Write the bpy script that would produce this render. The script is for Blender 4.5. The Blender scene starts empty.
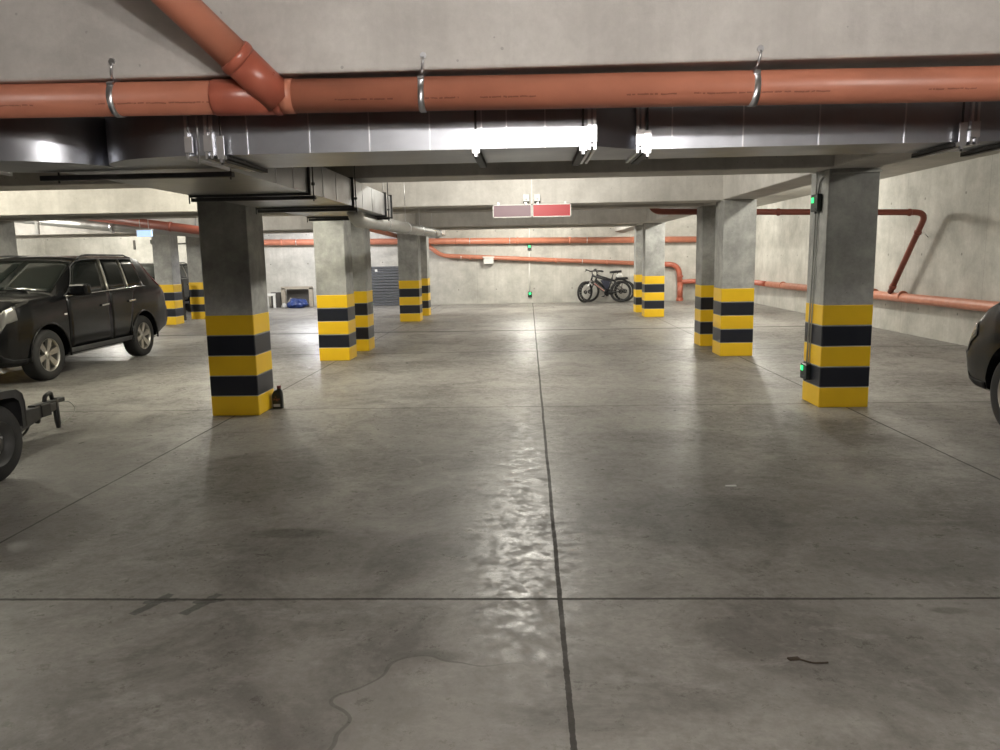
import bpy, bmesh, math, random
from mathutils import Vector, Matrix
random.seed(7)
S = bpy.context.scene
COL = S.collection
PI = math.pi
R = math.radians

# ------------------------------------------------------------------ materials
def new_mat(name):
    m = bpy.data.materials.new(name); m.use_nodes = True
    nt = m.node_tree
    return m, nt, nt.nodes['Principled BSDF']

def simple(name, col, rough=.5, metal=0., noise=.0, scale=20., bump=0., coat=0., spec=.5):
    m, nt, b = new_mat(name)
    b.inputs['Base Color'].default_value = (*col, 1)
    b.inputs['Roughness'].default_value = rough
    b.inputs['Metallic'].default_value = metal
    b.inputs['Coat Weight'].default_value = coat
    b.inputs['Specular IOR Level'].default_value = spec
    if noise or bump:
        tc = nt.nodes.new('ShaderNodeTexCoord')
        n = nt.nodes.new('ShaderNodeTexNoise'); n.inputs['Scale'].default_value = scale; n.inputs['Detail'].default_value = 5
        nt.links.new(tc.outputs['Object'], n.inputs['Vector'])
        if noise:
            mx = nt.nodes.new('ShaderNodeMix'); mx.data_type = 'RGBA'
            mx.inputs['A'].default_value = (*[c*(1-noise) for c in col], 1)
            mx.inputs['B'].default_value = (*[min(1, c*(1+noise)) for c in col], 1)
            nt.links.new(n.outputs['Fac'], mx.inputs['Factor'])
            nt.links.new(mx.outputs['Result'], b.inputs['Base Color'])
        if bump:
            bp = nt.nodes.new('ShaderNodeBump'); bp.inputs['Strength'].default_value = bump; bp.inputs['Distance'].default_value = .01
            nt.links.new(n.outputs['Fac'], bp.inputs['Height']); nt.links.new(bp.outputs['Normal'], b.inputs['Normal'])
    return m

class NT:
    """tiny node-tree helper"""
    def __init__(s, nt): s.nt = nt
    def n(s, t, **k):
        x = s.nt.nodes.new(t)
        for a, v in k.items(): setattr(x, a, v)
        return x
    def l(s, a, b): s.nt.links.new(a, b)
    def math(s, op, a, b=None, c=None, clamp=False):
        x = s.n('ShaderNodeMath', operation=op); x.use_clamp = clamp
        for i, v in enumerate((a, b, c)):
            if v is None: continue
            if isinstance(v, (int, float)): x.inputs[i].default_value = v
            else: s.l(v, x.inputs[i])
        return x.outputs[0]
    def noise(s, vec, scale, detail=4, rough=.55, dist=0.):
        x = s.n('ShaderNodeTexNoise'); x.inputs['Scale'].default_value = scale; x.inputs['Detail'].default_value = detail
        x.inputs['Roughness'].default_value = rough; x.inputs['Distortion'].default_value = dist
        s.l(vec, x.inputs['Vector']); return x.outputs['Fac']
    def map(s, vec, scale=(1, 1, 1), loc=(0, 0, 0), rot=(0, 0, 0)):
        x = s.n('ShaderNodeMapping'); x.inputs['Scale'].default_value = scale; x.inputs['Location'].default_value = loc; x.inputs['Rotation'].default_value = rot
        s.l(vec, x.inputs['Vector']); return x.outputs[0]
    def ramp(s, fac, stops):
        x = s.n('ShaderNodeValToRGB'); e = x.color_ramp.elements
        while len(e) < len(stops): e.new(.5)
        for el, (p, c) in zip(e, stops):
            el.position = p; el.color = (c, c, c, 1) if isinstance(c, (int, float)) else (*c, 1)
        s.l(fac, x.inputs[0]); return x.outputs[0]
    def mix(s, fac, a, b, blend='MIX'):
        x = s.n('ShaderNodeMix'); x.data_type = 'RGBA'; x.blend_type = blend
        for k, v in (('Factor', fac), ('A', a), ('B', b)):
            i = x.inputs[k]
            if k == 'Factor': i = x.inputs[0]
            elif k == 'A': i = x.inputs[6]
            else: i = x.inputs[7]
            if isinstance(v, (int, float)): i.default_value = v
            elif isinstance(v, tuple): i.default_value = (*v, 1)
            else: s.l(v, i)
        return x.outputs[2]

def concrete(name, c0, c1, c2, rough=.85, streak=True, bump=.25, holes=False, big=1.3):
    m, nt, b = new_mat(name); T = NT(nt)
    g = T.n('ShaderNodeNewGeometry').outputs['Position']
    big = T.noise(g, big, 10, .72, .15)
    base = T.ramp(big, [(.34, c0), (.52, c1), (.68, c2)])
    fine = T.noise(g, 28, 5, .7)
    base = T.mix(T.math('MULTIPLY', T.ramp(fine, [(.35, 0.), (.7, 1.)]), .22), base, tuple(x*.72 for x in c1))
    if streak:
        st = T.noise(T.map(g, (7, 7, .35)), 1.3, 4, .6)
        base = T.mix(T.math('MULTIPLY', T.ramp(st, [(.5, 0.), (.75, 1.)]), .35), base, tuple(x*.7 for x in c1))
    pits = T.n('ShaderNodeTexVoronoi'); pits.inputs['Scale'].default_value = 14; T.l(g, pits.inputs['Vector'])
    pm = T.math('MULTIPLY', T.math('LESS_THAN', pits.outputs['Distance'], .09), T.math('GREATER_THAN', T.noise(g, 3.1), .52))
    base = T.mix(T.math('MULTIPLY', pm, .5), base, tuple(x*.45 for x in c1))
    if holes:
        q = T.n('ShaderNodeSeparateXYZ'); T.l(g, q.inputs[0])
        along = T.math('ADD', q.outputs[0], q.outputs[1])
        def cell(v, per): return T.math('SUBTRACT', T.math('MULTIPLY', T.math('FRACT', T.math('DIVIDE', v, per)), per), per/2)
        a_ = cell(along, 1.25); z_ = cell(q.outputs[2], .95)
        dist = T.math('SQRT', T.math('ADD', T.math('MULTIPLY', a_, a_), T.math('MULTIPLY', z_, z_)))
        base = T.mix(T.math('MULTIPLY', T.math('LESS_THAN', dist, .022), .6), base, (.10, .095, .085))
        ln = T.math('LESS_THAN', T.math('ABSOLUTE', cell(along, 2.5)), .008)
        base = T.mix(T.math('MULTIPLY', ln, .3), base, (.2, .19, .17))
    T.l(base, b.inputs['Base Color'])
    b.inputs['Roughness'].default_value = rough
    bp = T.n('ShaderNodeBump'); bp.inputs['Strength'].default_value = bump; bp.inputs['Distance'].default_value = .02
    T.l(T.math('ADD', T.noise(g, 5, 6, .65), T.math('MULTIPLY', fine, .25)), bp.inputs['Height']); T.l(bp.outputs[0], b.inputs['Normal'])
    return m

M = {}
M['wall'] = concrete('wall concrete', (.34, .33, .30), (.48, .465, .425), (.60, .585, .54), holes=True)
M['beam'] = concrete('beam concrete', (.42, .40, .375), (.555, .53, .50), (.66, .635, .60))
M['pillar'] = concrete('pillar concrete', (.22, .22, .21), (.35, .35, .335), (.50, .495, .475), big=2.4)
M['slab'] = concrete('slab concrete', (.33, .32, .29), (.41, .40, .36), (.48, .465, .42), streak=False)

def floor_material():
    m, nt, b = new_mat('polished concrete floor'); T = NT(nt)
    g = T.n('ShaderNodeNewGeometry').outputs['Position']
    sx = T.n('ShaderNodeSeparateXYZ'); T.l(g, sx.inputs[0]); X, Y = sx.outputs[0], sx.outputs[1]
    big = T.noise(g, .42, 6, .62, .6)
    base = T.ramp(big, [(.30, (.158, .149, .138)), (.48, (.258, .246, .228)), (.66, (.365, .350, .322))])
    mid = T.noise(T.map(g, (.8, .65, 1)), 1.7, 9, .72, .9)
    base = T.mix(T.ramp(mid, [(.44, .0), (.62, .72)]), base, (.115, .106, .097))
    cl = T.noise(T.map(g, (.8, 1.3, 1), (9, 4, 0)), 2.9, 10, .80, .3)
    base = T.mix(T.ramp(cl, [(.52, 0.), (.66, .65)]), base, (.37, .355, .33))
    fine = T.noise(g, 22, 6, .7)
    base = T.mix(T.ramp(fine, [(.42, 0.), (.72, .36)]), base, (.10, .092, .084))
    # dark shapeless oil stains, plus pillar shadows painted into the floor colour
    def blot(cx, cy, rx, ry, amt, col, base, rot=0.):
        v = T.map(g, (1/rx, 1/ry, 1), (-(cx*math.cos(rot)+cy*math.sin(rot))/rx, -(-cx*math.sin(rot)+cy*math.cos(rot))/ry, 0), (0, 0, -rot))
        dd = T.n('ShaderNodeVectorMath', operation='LENGTH'); T.l(T.map(v, (1, 1, 0)), dd.inputs[0])
        d = T.math('ADD', dd.outputs['Value'], T.math('MULTIPLY', T.math('SUBTRACT', T.noise(g, 5, 5, .65), .5), 1.3))
        return T.mix(T.ramp(d, [(.55, amt), (1., 0.)]), base, col)
    base = blot(-1.36, 4.05, .30, .10, .75, (.06, .055, .048), base)
    base = blot(-.35, 2.72, .16, .06, .45, (.07, .062, .054), base)
    base = blot(-2.0, 5.1, .75, .7, .45, (.10, .094, .086), base)  # cast shadow of the nearest left pillar, painted into the colour
    base = blot(.95, 4.3, .8, .6, .55, (.09, .085, .08), base)  # shadow of the nearest right pillar, painted on the floor
    base = blot(-1.0, 3.75, .9, .35, .45, (.10, .094, .086), base)
    base = blot(2.0, 3.6, .7, .28, .4, (.10, .094, .086), base)
    base = blot(-4.0, 6.2, .8, .22, .5, (.09, .083, .075), base)
    base = blot(1.1, 6.3, .7, .35, .45, (.10, .095, .085), base)
    base = blot(1.75, 3.1, .10, .035, .6, (.085, .08, .072), base)
    base = blot(2.05, 3.12, .10, .03, .6, (.085, .08, .072), base)
    # rubber crosses at the near joint
    def bar(cx, cy, hl, hw, rot, base):
        v = T.map(T.map(g, (1, 1, 1), (-cx, -cy, 0)), (1, 1, 1), (0, 0, 0), (0, 0, -rot))
        q = T.n('ShaderNodeSeparateXYZ'); T.l(v, q.inputs[0])
        wob = T.math('MULTIPLY', T.math('SUBTRACT', T.noise(g, 14), .5), .05)
        a = T.math('LESS_THAN', T.math('ABSOLUTE', q.outputs[0]), hl)
        c = T.math('LESS_THAN', T.math('ADD', T.math('ABSOLUTE', q.outputs[1]), wob), hw)
        return T.mix(T.math('MULTIPLY', T.math('MULTIPLY', a, c), .75), base, (.05, .05, .048))
    for cx in (-1.70, -1.475):
        base = bar(cx, 3.17, .11, .022, R(68), base)
        base = bar(cx+.02, 3.20, .07, .02, R(12), base)
    # tide line of an old puddle
    pd = T.n('ShaderNodeVectorMath', operation='DISTANCE'); T.l(T.map(g, (1, 1, 0)), pd.inputs[0]); pd.inputs[1].default_value = (-.18, 2.2, 0)
    side = T.ramp(T.math('ADD', T.math('MULTIPLY', X, 1.6), .5), [(.12, 1.), (.5, 0.)])
    pdn = T.math('ADD', pd.outputs['Value'], T.math('MULTIPLY', T.math('SUBTRACT', T.noise(g, 1.7, 2, .5), .5), .7))
    inside = T.math('MULTIPLY', T.ramp(pdn, [(.47, 1.), (.475, 0.)]), side)
    base = T.mix(T.math('MULTIPLY', inside, .30), base, (.33, .315, .29))
    ringm = T.math('LESS_THAN', T.math('ABSOLUTE', T.math('SUBTRACT', pdn, .475)), .006)
    base = T.mix(T.math('MULTIPLY', T.math('MULTIPLY', ringm, side), .55), base, (.09, .083, .075))
    # saw-cut joints
    wob = T.math('MULTIPLY', T.math('SUBTRACT', T.noise(g, 1.1, 4), .5), .018)
    wob2 = T.math('MULTIPLY', T.math('SUBTRACT', T.noise(g, 40, 3), .5), .010)
    mask = None
    for coord, pos, hw in ((X, -2.93, .008), (X, .121, .0105), (X, 3.08, .008), (X, -8.98, .008),
                           (Y, 3.217, .0105), (Y, 7.655, .009), (Y, 15.9, .065), (Y, 12.26, .016), (Y, -1.0, .01)):
        d = T.math('ABSOLUTE', T.math('SUBTRACT', T.math('ADD', T.math('ADD', coord, wob), wob2), pos))
        k = T.math('LESS_THAN', d, hw)
        mask = k if mask is None else T.math('MAXIMUM', mask, k)
    base = T.mix(T.math('MULTIPLY', mask, .85), base, (.035, .032, .028))
    T.l(base, b.inputs['Base Color'])
    rg = T.noise(T.map(g, (1, 1, 1), (3, 7, 0)), 9., 12, .86, .1)
    rough = T.math('ADD', T.ramp(rg, [(.40, .22), (.49, .42), (.60, .70)]), T.math('MULTIPLY', mask, .3))
    T.l(rough, b.inputs['Roughness'])  # worn and dull patches
    b.inputs['Specular IOR Level'].default_value = .33
    bp = T.n('ShaderNodeBump'); bp.inputs['Strength'].default_value = .10; bp.inputs['Distance'].default_value = .01
    T.l(T.math('SUBTRACT', T.math('ADD', T.math('MULTIPLY', T.noise(g, 55, 8, .8), .6), T.math('MULTIPLY', fine, .4)), mask), bp.inputs['Height'])
    T.l(bp.outputs[0], b.inputs['Normal'])
    return m
M['floor'] = floor_material()

def pipe_plastic(name, col, rough):
    m, nt, b = new_mat(name); T = NT(nt)
    tc = T.n('ShaderNodeNewGeometry').outputs['Position']
    n = T.noise(tc, 3.5, 5, .6)
    T.l(T.ramp(n, [(.3, tuple(c*.86 for c in col)), (.7, tuple(min(1, c*1.1) for c in col))]), b.inputs['Base Color'])
    T.l(T.ramp(T.noise(tc, 9, 5), [(.3, rough), (.7, rough+.14)]), b.inputs['Roughness'])
    return m
M['orange'] = pipe_plastic('orange drain plastic', (.50, .19, .118), .34)
def printed(m):
    nt = m.node_tree; T = NT(nt); b = nt.nodes['Principled BSDF']
    old = b.inputs['Base Color'].links[0].from_socket
    g = T.n('ShaderNodeNewGeometry').outputs['Position']; q = T.n('ShaderNodeSeparateXYZ'); T.l(g, q.inputs[0])
    dz = T.math('SUBTRACT', q.outputs[2], T.math('MULTIPLY_ADD', q.outputs[0], PSLOPE, PZ0))
    w_ = T.math('MULTIPLY', T.math('SUBTRACT', T.noise(g, 30, 4), .5), .010)
    a = T.math('LESS_THAN', T.math('ABSOLUTE', T.math('ADD', T.math('ADD', dz, .029), w_)), .0026)
    run = T.math('GREATER_THAN', T.noise(T.map(g, (1, 0, 0)), 1.7, 2), .49)
    dash = T.math('GREATER_THAN', T.noise(T.map(g, (1, 0, 0)), 55, 3), .45)
    T.l(T.mix(T.math('MULTIPLY', T.math('MULTIPLY', T.math('MULTIPLY', a, run), dash), .62), old, (.13, .035, .022)), b.inputs['Base Color'])
    return m
M['orange_fit'] = pipe_plastic('darker orange fitting', (.40, .11, .068), .26)
M['orange_dark'] = pipe_plastic('dark and shaded drain plastic', (.24, .065, .042), .4)  # partly a darker plastic, partly shade mixed into the orange
M['stamp'] = simple('dark printed stamp', (.16, .04, .025), .6)

def galvanised(name, base, rough, bump=.10):
    m, nt, b = new_mat(name); T = NT(nt)
    tc = T.n('ShaderNodeNewGeometry').outputs['Position']
    v = T.n('ShaderNodeTexVoronoi'); v.inputs['Scale'].default_value = 26; T.l(tc, v.inputs['Vector'])
    c = T.mix(T.math('MULTIPLY', T.ramp(v.outputs['Color'], [(0, 0.), (1, 1.)]), .22), tuple(base), tuple(x*.78 for x in base))
    T.l(c, b.inputs['Base Color']); b.inputs['Metallic'].default_value = 1.
    T.l(T.ramp(T.noise(tc, 6, 4), [(.3, rough-.05), (.7, rough+.07)]), b.inputs['Roughness'])
    bp = T.n('ShaderNodeBump'); bp.inputs['Strength'].default_value = bump; bp.inputs['Distance'].default_value = .02
    T.l(T.noise(tc, 2.2, 2), bp.inputs['Height'])
    if bump: T.l(bp.outputs[0], b.inputs['Normal'])
    return m
M['galv'] = galvanised('galvanised sheet', (.42, .435, .475), .36)
M['galv_dull'] = galvanised('dull galvanised sheet', (.42, .43, .44), .33, 0)
M['galv_round'] = galvanised('grey round duct sheet', (.46, .46, .45), .46, 0)
M['zinc'] = simple('zinc plated steel', (.72, .72, .74), .32, 1.)
M['yellow'] = simple('yellow floor paint', (.80, .50, .012), .42, noise=.07, scale=6)
M['black'] = simple('black floor paint', (.010, .012, .020), .38, noise=.2, scale=6)
M['carpaint'] = simple('black car paint', (.0045, .0047, .0055), .20, coat=0., spec=.42)
M['carpaint_dark'] = simple('dark car paint', (.004, .0045, .0055), .25, spec=.35)
M['glass'] = simple('dark tinted glass', (.006, .008, .008), .06, spec=.6)
M['windscreen'] = simple('windscreen glass', (.008, .010, .009), .07, spec=.2)
M['trim'] = simple('black car plastic', (.007, .007, .008), .6, spec=.3)
M['chrome'] = simple('chrome', (.75, .75, .74), .15, 1.)
M['alloy'] = simple('alloy wheel metal', (.50, .48, .44), .36, .85)
M['tyre'] = simple('tyre rubber', (.020, .020, .020), .72, bump=.2, scale=60)
M['redlens'] = simple('red lamp lens', (.22, .012, .02), .15, coat=.6)
M['headlens'] = simple('clear lamp lens', (.34, .34, .33), .12, .5, coat=1.)
M['white'] = simple('white plastic', (.66, .655, .63), .45)
M['offwhite'] = simple('off white painted metal', (.62, .61, .58), .5)
M['darkbox'] = simple('dark green plastic', (.018, .026, .024), .4)
M['conduit'] = simple('grey conduit plastic', (.40, .40, .38), .45)
M['mauve'] = simple('mauve sign face', (.20, .125, .15), .5)
M['red'] = simple('red sign face', (.40, .045, .055), .5)
M['steel_dark'] = simple('dark painted steel', (.028, .028, .030), .5, noise=.3, scale=12)
M['steel_grey'] = simple('worn grey steel', (.085, .085, .088), .5, .4, noise=.3, scale=14)
M['rim_grey'] = simple('grey painted rim', (.10, .10, .095), .5, .2, noise=.25, scale=12)
M['shutter'] = simple('dark grey slat', (.075, .078, .086), .6)
M['wood'] = simple('weathered pale wood', (.30, .265, .215), .75, noise=.25, scale=9)
M['bluebag'] = simple('blue plastic sack', (.010, .032, .15), .38, bump=.6, scale=14)
M['darkgap'] = simple('dark board', (.055, .05, .045), .8)
M['bottle'] = simple('dark green bottle plastic', (.010, .014, .013), .32)
M['capred'] = simple('dark red cap', (.12, .015, .014), .4)
M['labelred'] = simple('dull red label print', (.36, .10, .06), .5)
M['labelpale'] = simple('pale label', (.42, .41, .40), .5)
M['bikeframe'] = simple('silver bicycle frame', (.46, .43, .40), .3, .5)
M['bikered'] = simple('red frame stripe', (.40, .05, .03), .3)
M['bikeblack'] = simple('black bicycle parts', (.012, .012, .013), .45)
M['bikeblue'] = simple('dark blue frame bag', (.012, .014, .03), .6)
M['spoke'] = simple('steel spokes', (.5, .5, .5), .3, 1.)
M['leaf'] = simple('dark dry twig', (.05, .035, .022), .8)

def emis(name, col, st):
    m, nt, b = new_mat(name)
    b.inputs['Base Color'].default_value = (*col, 1)
    b.inputs['Emission Color'].default_value = (*col, 1); b.inputs['Emission Strength'].default_value = st
    return m
M['green'] = emis('green indicator lens', (.02, .80, .16), 1.3)
M['tube'] = emis('bluish lamp diffuser', (.50, .70, 1.), .42)

# ------------------------------------------------------------------ mesh builder
def wloc(o):
    v = Vector((0, 0, 0))
    while o: v += o.location; o = o.parent
    return v

class MB:
    def __init__(s): s.v = []; s.f = []; s.sm = []
    def add(s, vs, fs, smooth=False):
        k = len(s.v); s.v += [Vector(p) for p in vs]
        for f in fs: s.f.append([i+k for i in f]); s.sm.append(smooth)
        return s
    def box(s, x0, x1, y0, y1, z0, z1):
        vs = [(x, y, z) for z in (z0, z1) for y in (y0, y1) for x in (x0, x1)]
        return s.add(vs, [(0, 2, 3, 1), (4, 5, 7, 6), (0, 1, 5, 4), (2, 6, 7, 3), (0, 4, 6, 2), (1, 3, 7, 5)])
    def obox(s, c, ax, ay, az):
        """oriented box from centre and three half-axis vectors"""
        c, ax, ay, az = map(Vector, (c, ax, ay, az))
        vs = [c+ax*i+ay*j+az*k for k in (-1, 1) for j in (-1, 1) for i in (-1, 1)]
        return s.add(vs, [(0, 2, 3, 1), (4, 5, 7, 6), (0, 1, 5, 4), (2, 6, 7, 3), (0, 4, 6, 2), (1, 3, 7, 5)])
    def prism(s, poly, lo, hi, axis='z', smooth=False):
        def P(a, b, h): return {'z': (a, b, h), 'y': (a, h, b), 'x': (h, a, b)}[axis]
        n = len(poly)
        vs = [P(a, b, lo) for a, b in poly]+[P(a, b, hi) for a, b in poly]
        s.add(vs, [list(range(n))[::-1], list(range(n, 2*n))])
        k = len(s.v)-2*n
        for i in range(n):
            j = (i+1) % n
            s.f.append([k+i, k+j, k+n+j, k+n+i]); s.sm.append(smooth)
        return s
    def tube(s, pts, r, seg=12, cap=True, closed=False):
        pts = [Vector(p) for p in pts]; n = len(pts)
        rs = r if isinstance(r, (list, tuple)) else [r]*n
        tang = []
        for i in range(n):
            if closed: t = pts[(i+1) % n]-pts[i-1]
            elif i == 0: t = pts[1]-pts[0]
            elif i == n-1: t = pts[-1]-pts[-2]
            else: t = (pts[i+1]-pts[i]).normalized()+(pts[i]-pts[i-1]).normalized()
            tang.append(t.normalized() if t.length > 1e-9 else (tang[-1] if tang else Vector((0, 0, 1))))
        up = Vector((0, 0, 1)) if abs(tang[0].z) < .9 else Vector((0, 1, 0))
        u = tang[0].cross(up).normalized()
        vs = []
        for i in range(n):
            u = (u-tang[i]*u.dot(tang[i])).normalized(); w = tang[i].cross(u)
            for k in range(seg):
                a = 2*PI*k/seg; vs.append(pts[i]+(u*math.cos(a)+w*math.sin(a))*rs[i])
        fs = []
        for i in range(n if closed else n-1):
            j = (i+1) % n
            for k in range(seg):
                l = (k+1) % seg; fs.append((i*seg+k, i*seg+l, j*seg+l, j*seg+k))
        s.add(vs, fs, True)
        if cap and not closed:
            b = len(s.v)-len(vs)
            s.f.append([b+k for k in range(seg)][::-1]); s.sm.append(False)
            s.f.append([b+(n-1)*seg+k for k in range(seg)]); s.sm.append(False)
        return s
    def lathe(s, prof, c=(0, 0, 0), axis='z', seg=24, smooth=True):
        """prof = [(r, h)...] revolved about axis through c"""
        c = Vector(c); vs = []; fs = []; n = len(prof)
        for k in range(seg):
            a = 2*PI*k/seg
            for r, h in prof:
                p = {'z': (r*math.cos(a), r*math.sin(a), h), 'y': (r*math.cos(a), h, -r*math.sin(a)), 'x': (h, r*math.cos(a), r*math.sin(a))}[axis]
                vs.append(c+Vector(p))
        for k in range(seg):
            l = (k+1) % seg
            for i in range(n-1): fs.append((k*n+i, l*n+i, l*n+i+1, k*n+i+1))
        return s.add(vs, fs, smooth)
    def grid(s, rows, smooth=True):
        n = len(rows[0]); vs = [p for r in rows for p in r]; fs = []
        for i in range(len(rows)-1):
            for j in range(n-1): fs.append((i*n+j, i*n+j+1, (i+1)*n+j+1, (i+1)*n+j))
        return s.add(vs, fs, smooth)
    def build(s, name, mat, parent=None, bevel=0., weld=False, solid=0., loc=None, auto=None):
        off = wloc(parent) if parent else Vector((0, 0, 0))
        if loc is not None and parent is None: off = Vector(loc)
        me = bpy.data.meshes.new(name)
        me.from_pydata([tuple(p-off) for p in s.v], [], s.f)
        for p, sm in zip(me.polygons, s.sm): p.use_smooth = sm
        bm = bmesh.new(); bm.from_mesh(me)
        if weld: bmesh.ops.remove_doubles(bm, verts=bm.verts, dist=1e-5)
        bmesh.ops.recalc_face_normals(bm, faces=bm.faces)
        if auto is not None:
            for f in bm.faces: f.smooth = True
            for e in bm.edges:
                if len(e.link_faces) == 2 and e.calc_face_angle(0) > R(auto): e.smooth = False
        bm.to_mesh(me); bm.free()
        me.materials.append(M[mat] if isinstance(mat, str) else mat)
        o = bpy.data.objects.new(name, me); COL.objects.link(o)
        if parent: o.parent = parent
        elif loc is not None: o.location = loc
        if solid:
            md = o.modifiers.new('solid', 'SOLIDIFY'); md.thickness = solid; md.offset = 0
        if bevel:
            md = o.modifiers.new('bevel', 'BEVEL'); md.width = bevel; md.segments = 2; md.limit_method = 'ANGLE'; md.angle_limit = R(40)
        return o

def bend(pts, rad, n=6):
    """polyline with rounded corners"""
    pts = [Vector(p) for p in pts]; out = [pts[0]]
    for i in range(1, len(pts)-1):
        a, b, c = pts[i-1], pts[i], pts[i+1]
        d0 = (a-b).normalized(); d1 = (c-b).normalized()
        rr = min(rad, (a-b).length*.49, (c-b).length*.49)
        p, q = b+d0*rr, b+d1*rr
        for k in range(n+1):
            t = k/n; out.append(p*(1-t)**2+b*2*t*(1-t)+q*t*t)
    out.append(pts[-1]); return out

def tag(o, label, cat, group=None):
    o['label'] = label; o['category'] = cat
    if group: o['group'] = group
    return o
def thing(name, label, cat, loc=(0, 0, 0), group=None):
    o = bpy.data.objects.new(name, None); COL.objects.link(o); o.location = loc; o.empty_display_size = .1
    return tag(o, label, cat, group)
def struct(mb, name, mat, **k):
    o = mb.build(name, mat, **k); o['kind'] = 'structure'; return o
def copy_tree(o, parent=None):
    c = o.copy(); COL.objects.link(c)
    if parent: c.parent = parent
    for ch in list(o.children): copy_tree(ch, c)
    return c

# ------------------------------------------------------------------ camera
H = 1.5018; F = 765.74; PITCH = R(8.7025); YAW = R(2.2649); ROLL = R(-1.0627)
cy, sy = math.cos(YAW), math.sin(YAW); cp, sp = math.cos(PITCH), math.sin(PITCH); cr, sr = math.cos(ROLL), math.sin(ROLL)
Rm = Matrix(((cr, -sr, 0), (sr, cr, 0), (0, 0, 1))) @ Matrix(((1, 0, 0), (0, cp, -sp), (0, sp, cp))) @ Matrix(((1, 0, 0), (0, 0, -1), (0, 1, 0))) @ Matrix(((cy, sy, 0), (-sy, cy, 0), (0, 0, 1)))
cam = bpy.data.cameras.new('camera'); co = bpy.data.objects.new('camera', cam); COL.objects.link(co)
cam.sensor_width = 36; cam.lens = F/1000*36; cam.clip_end = 200
co.matrix_world = Matrix.Translation((0, 0, H)) @ Matrix((Rm[0], -Rm[1], -Rm[2])).transposed().to_4x4()
S.camera = co

# ------------------------------------------------------------------ the setting
ZC = 2.87; BB = 2.265           # ceiling slab, underside of beams
XL, XR, YN, YF = -16.2, 6.85, -7.5, 25.45
struct(MB().box(XL-.3, XR+.3, YN-.3, YF+.3, -.2, 0), 'floor', 'floor')
struct(MB().box(XL-.3, XR+.3, YN-.3, YF+.3, ZC, ZC+.25), 'ceiling', 'slab')
struct(MB().box(XL-.3, XR+.3, YF, YF+.3, 0, ZC), 'wall_back', 'wall')
struct(MB().box(XR, XR+.3, YN, YF, 0, ZC), 'wall_right', 'wall')
struct(MB().box(XL-.3, XL, YN, YF, 0, ZC), 'wall_left', 'wall')
struct(MB().box(XL-.3, XR+.3, YN-.3, YN, 0, ZC), 'wall_front', 'wall')
struct(MB().box(XL, XR-.02, YF-.012, YF, 0, .03), 'baseboard_back', 'slab')
lat = [(-.83, -.38, XL, 3.27), (3.26, 3.72, XL, XR), (7.35, 7.81, XL, 3.27), (11.44, 11.92, XL, 3.27), (12.62, 13.08, XL, 3.27), (18.65, 19.1, XL, 3.27), (20.5, 20.95, XL, 3.27)]
for i, (y0, y1, x0, x1) in enumerate(lat):
    struct(MB().box(x0, x1, y0, y1, BB, ZC), 'ceiling_beam', 'beam', bevel=.012)
for x0, x1 in ((2.81, 3.27), (-3.155, -2.695), (-9.2, -8.75)):
    ys = [b for a in lat for b in (a[0], a[1])]
    ys = [YN]+ys+[YF]
    for a, b in zip(ys[0::2], ys[1::2]):
        if x0 < -9 and 13 < a < 14: continue
        struct(MB().box(x0, x1, a, b, BB+.004, ZC), 'ceiling_beam', 'beam', bevel=.012)

# ------------------------------------------------------------------ pillars
def pillar(x, y, w, d, label):
    t = thing('concrete_pillar', label, 'pillar', (x+w/2, y+d/2, 0), 'striped concrete pillars')
    MB().box(x, x+w, y, y+d, 0, BB).build('shaft', 'pillar', t, bevel=.010)
    e = .0025
    for k in range(5):
        MB().box(x-e, x+w+e, y-e, y+d+e, .2*k if k else .0, .2*k+.2).build('yellow_band' if k % 2 == 0 else 'black_band', 'yellow' if k % 2 == 0 else 'black', t, bevel=.010)
    return t
pillar(-3.155, 7.35, .472, .46, 'nearest striped pillar on the left, shaded grey shaft, oil bottle at its foot')
pillar(-3.19, 11.44, .46, .49, 'striped pillar on the left side of the aisle, second one back, nearer of a close pair')
pillar(-3.13, 12.62, .45, .48, 'striped pillar in the left row half hidden behind the second pillar')
pillar(-3.153, 18.61, .49, .46, 'far striped pillar on the left just beyond the slatted dark panel')
pillar(-3.155, 20.50, .46, .46, 'farthest left striped pillar peeking out behind another, beside lower orange wall pipe')
pillar(2.809, 7.444, .47, .457, 'nearest striped pillar on the right with green-lit boxes and conduit on its side')
pillar(2.817, 11.36, .47, .49, 'second striped pillar back on the right, wholly visible, of a close pair')
pillar(2.807, 12.66, .45, .45, 'striped pillar on the right half hidden behind the second right pillar')
pillar(2.818, 18.86, .475, .45, 'far striped pillar on the right just right of the parked bicycles')
pillar(2.83, 20.47, .45, .45, 'farthest right striped pillar, narrow slice touching the rear bicycle wheel')
pillar(-9.24, 18.75, .45, .45, 'striped pillar directly behind the black SUV tail')
pillar(-9.20, 20.55, .46, .45, 'striped pillar beside dark upright board, seen left of the nearest left pillar')
o = pillar(-9.21, 11.44, .46, .49, 'striped pillar just outside the left edge in front of the shaded one behind the SUV')
pillar(-9.27, 12.60, .46, .48, 'dark shaded pillar rising behind the black SUV roof at left edge')

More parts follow.
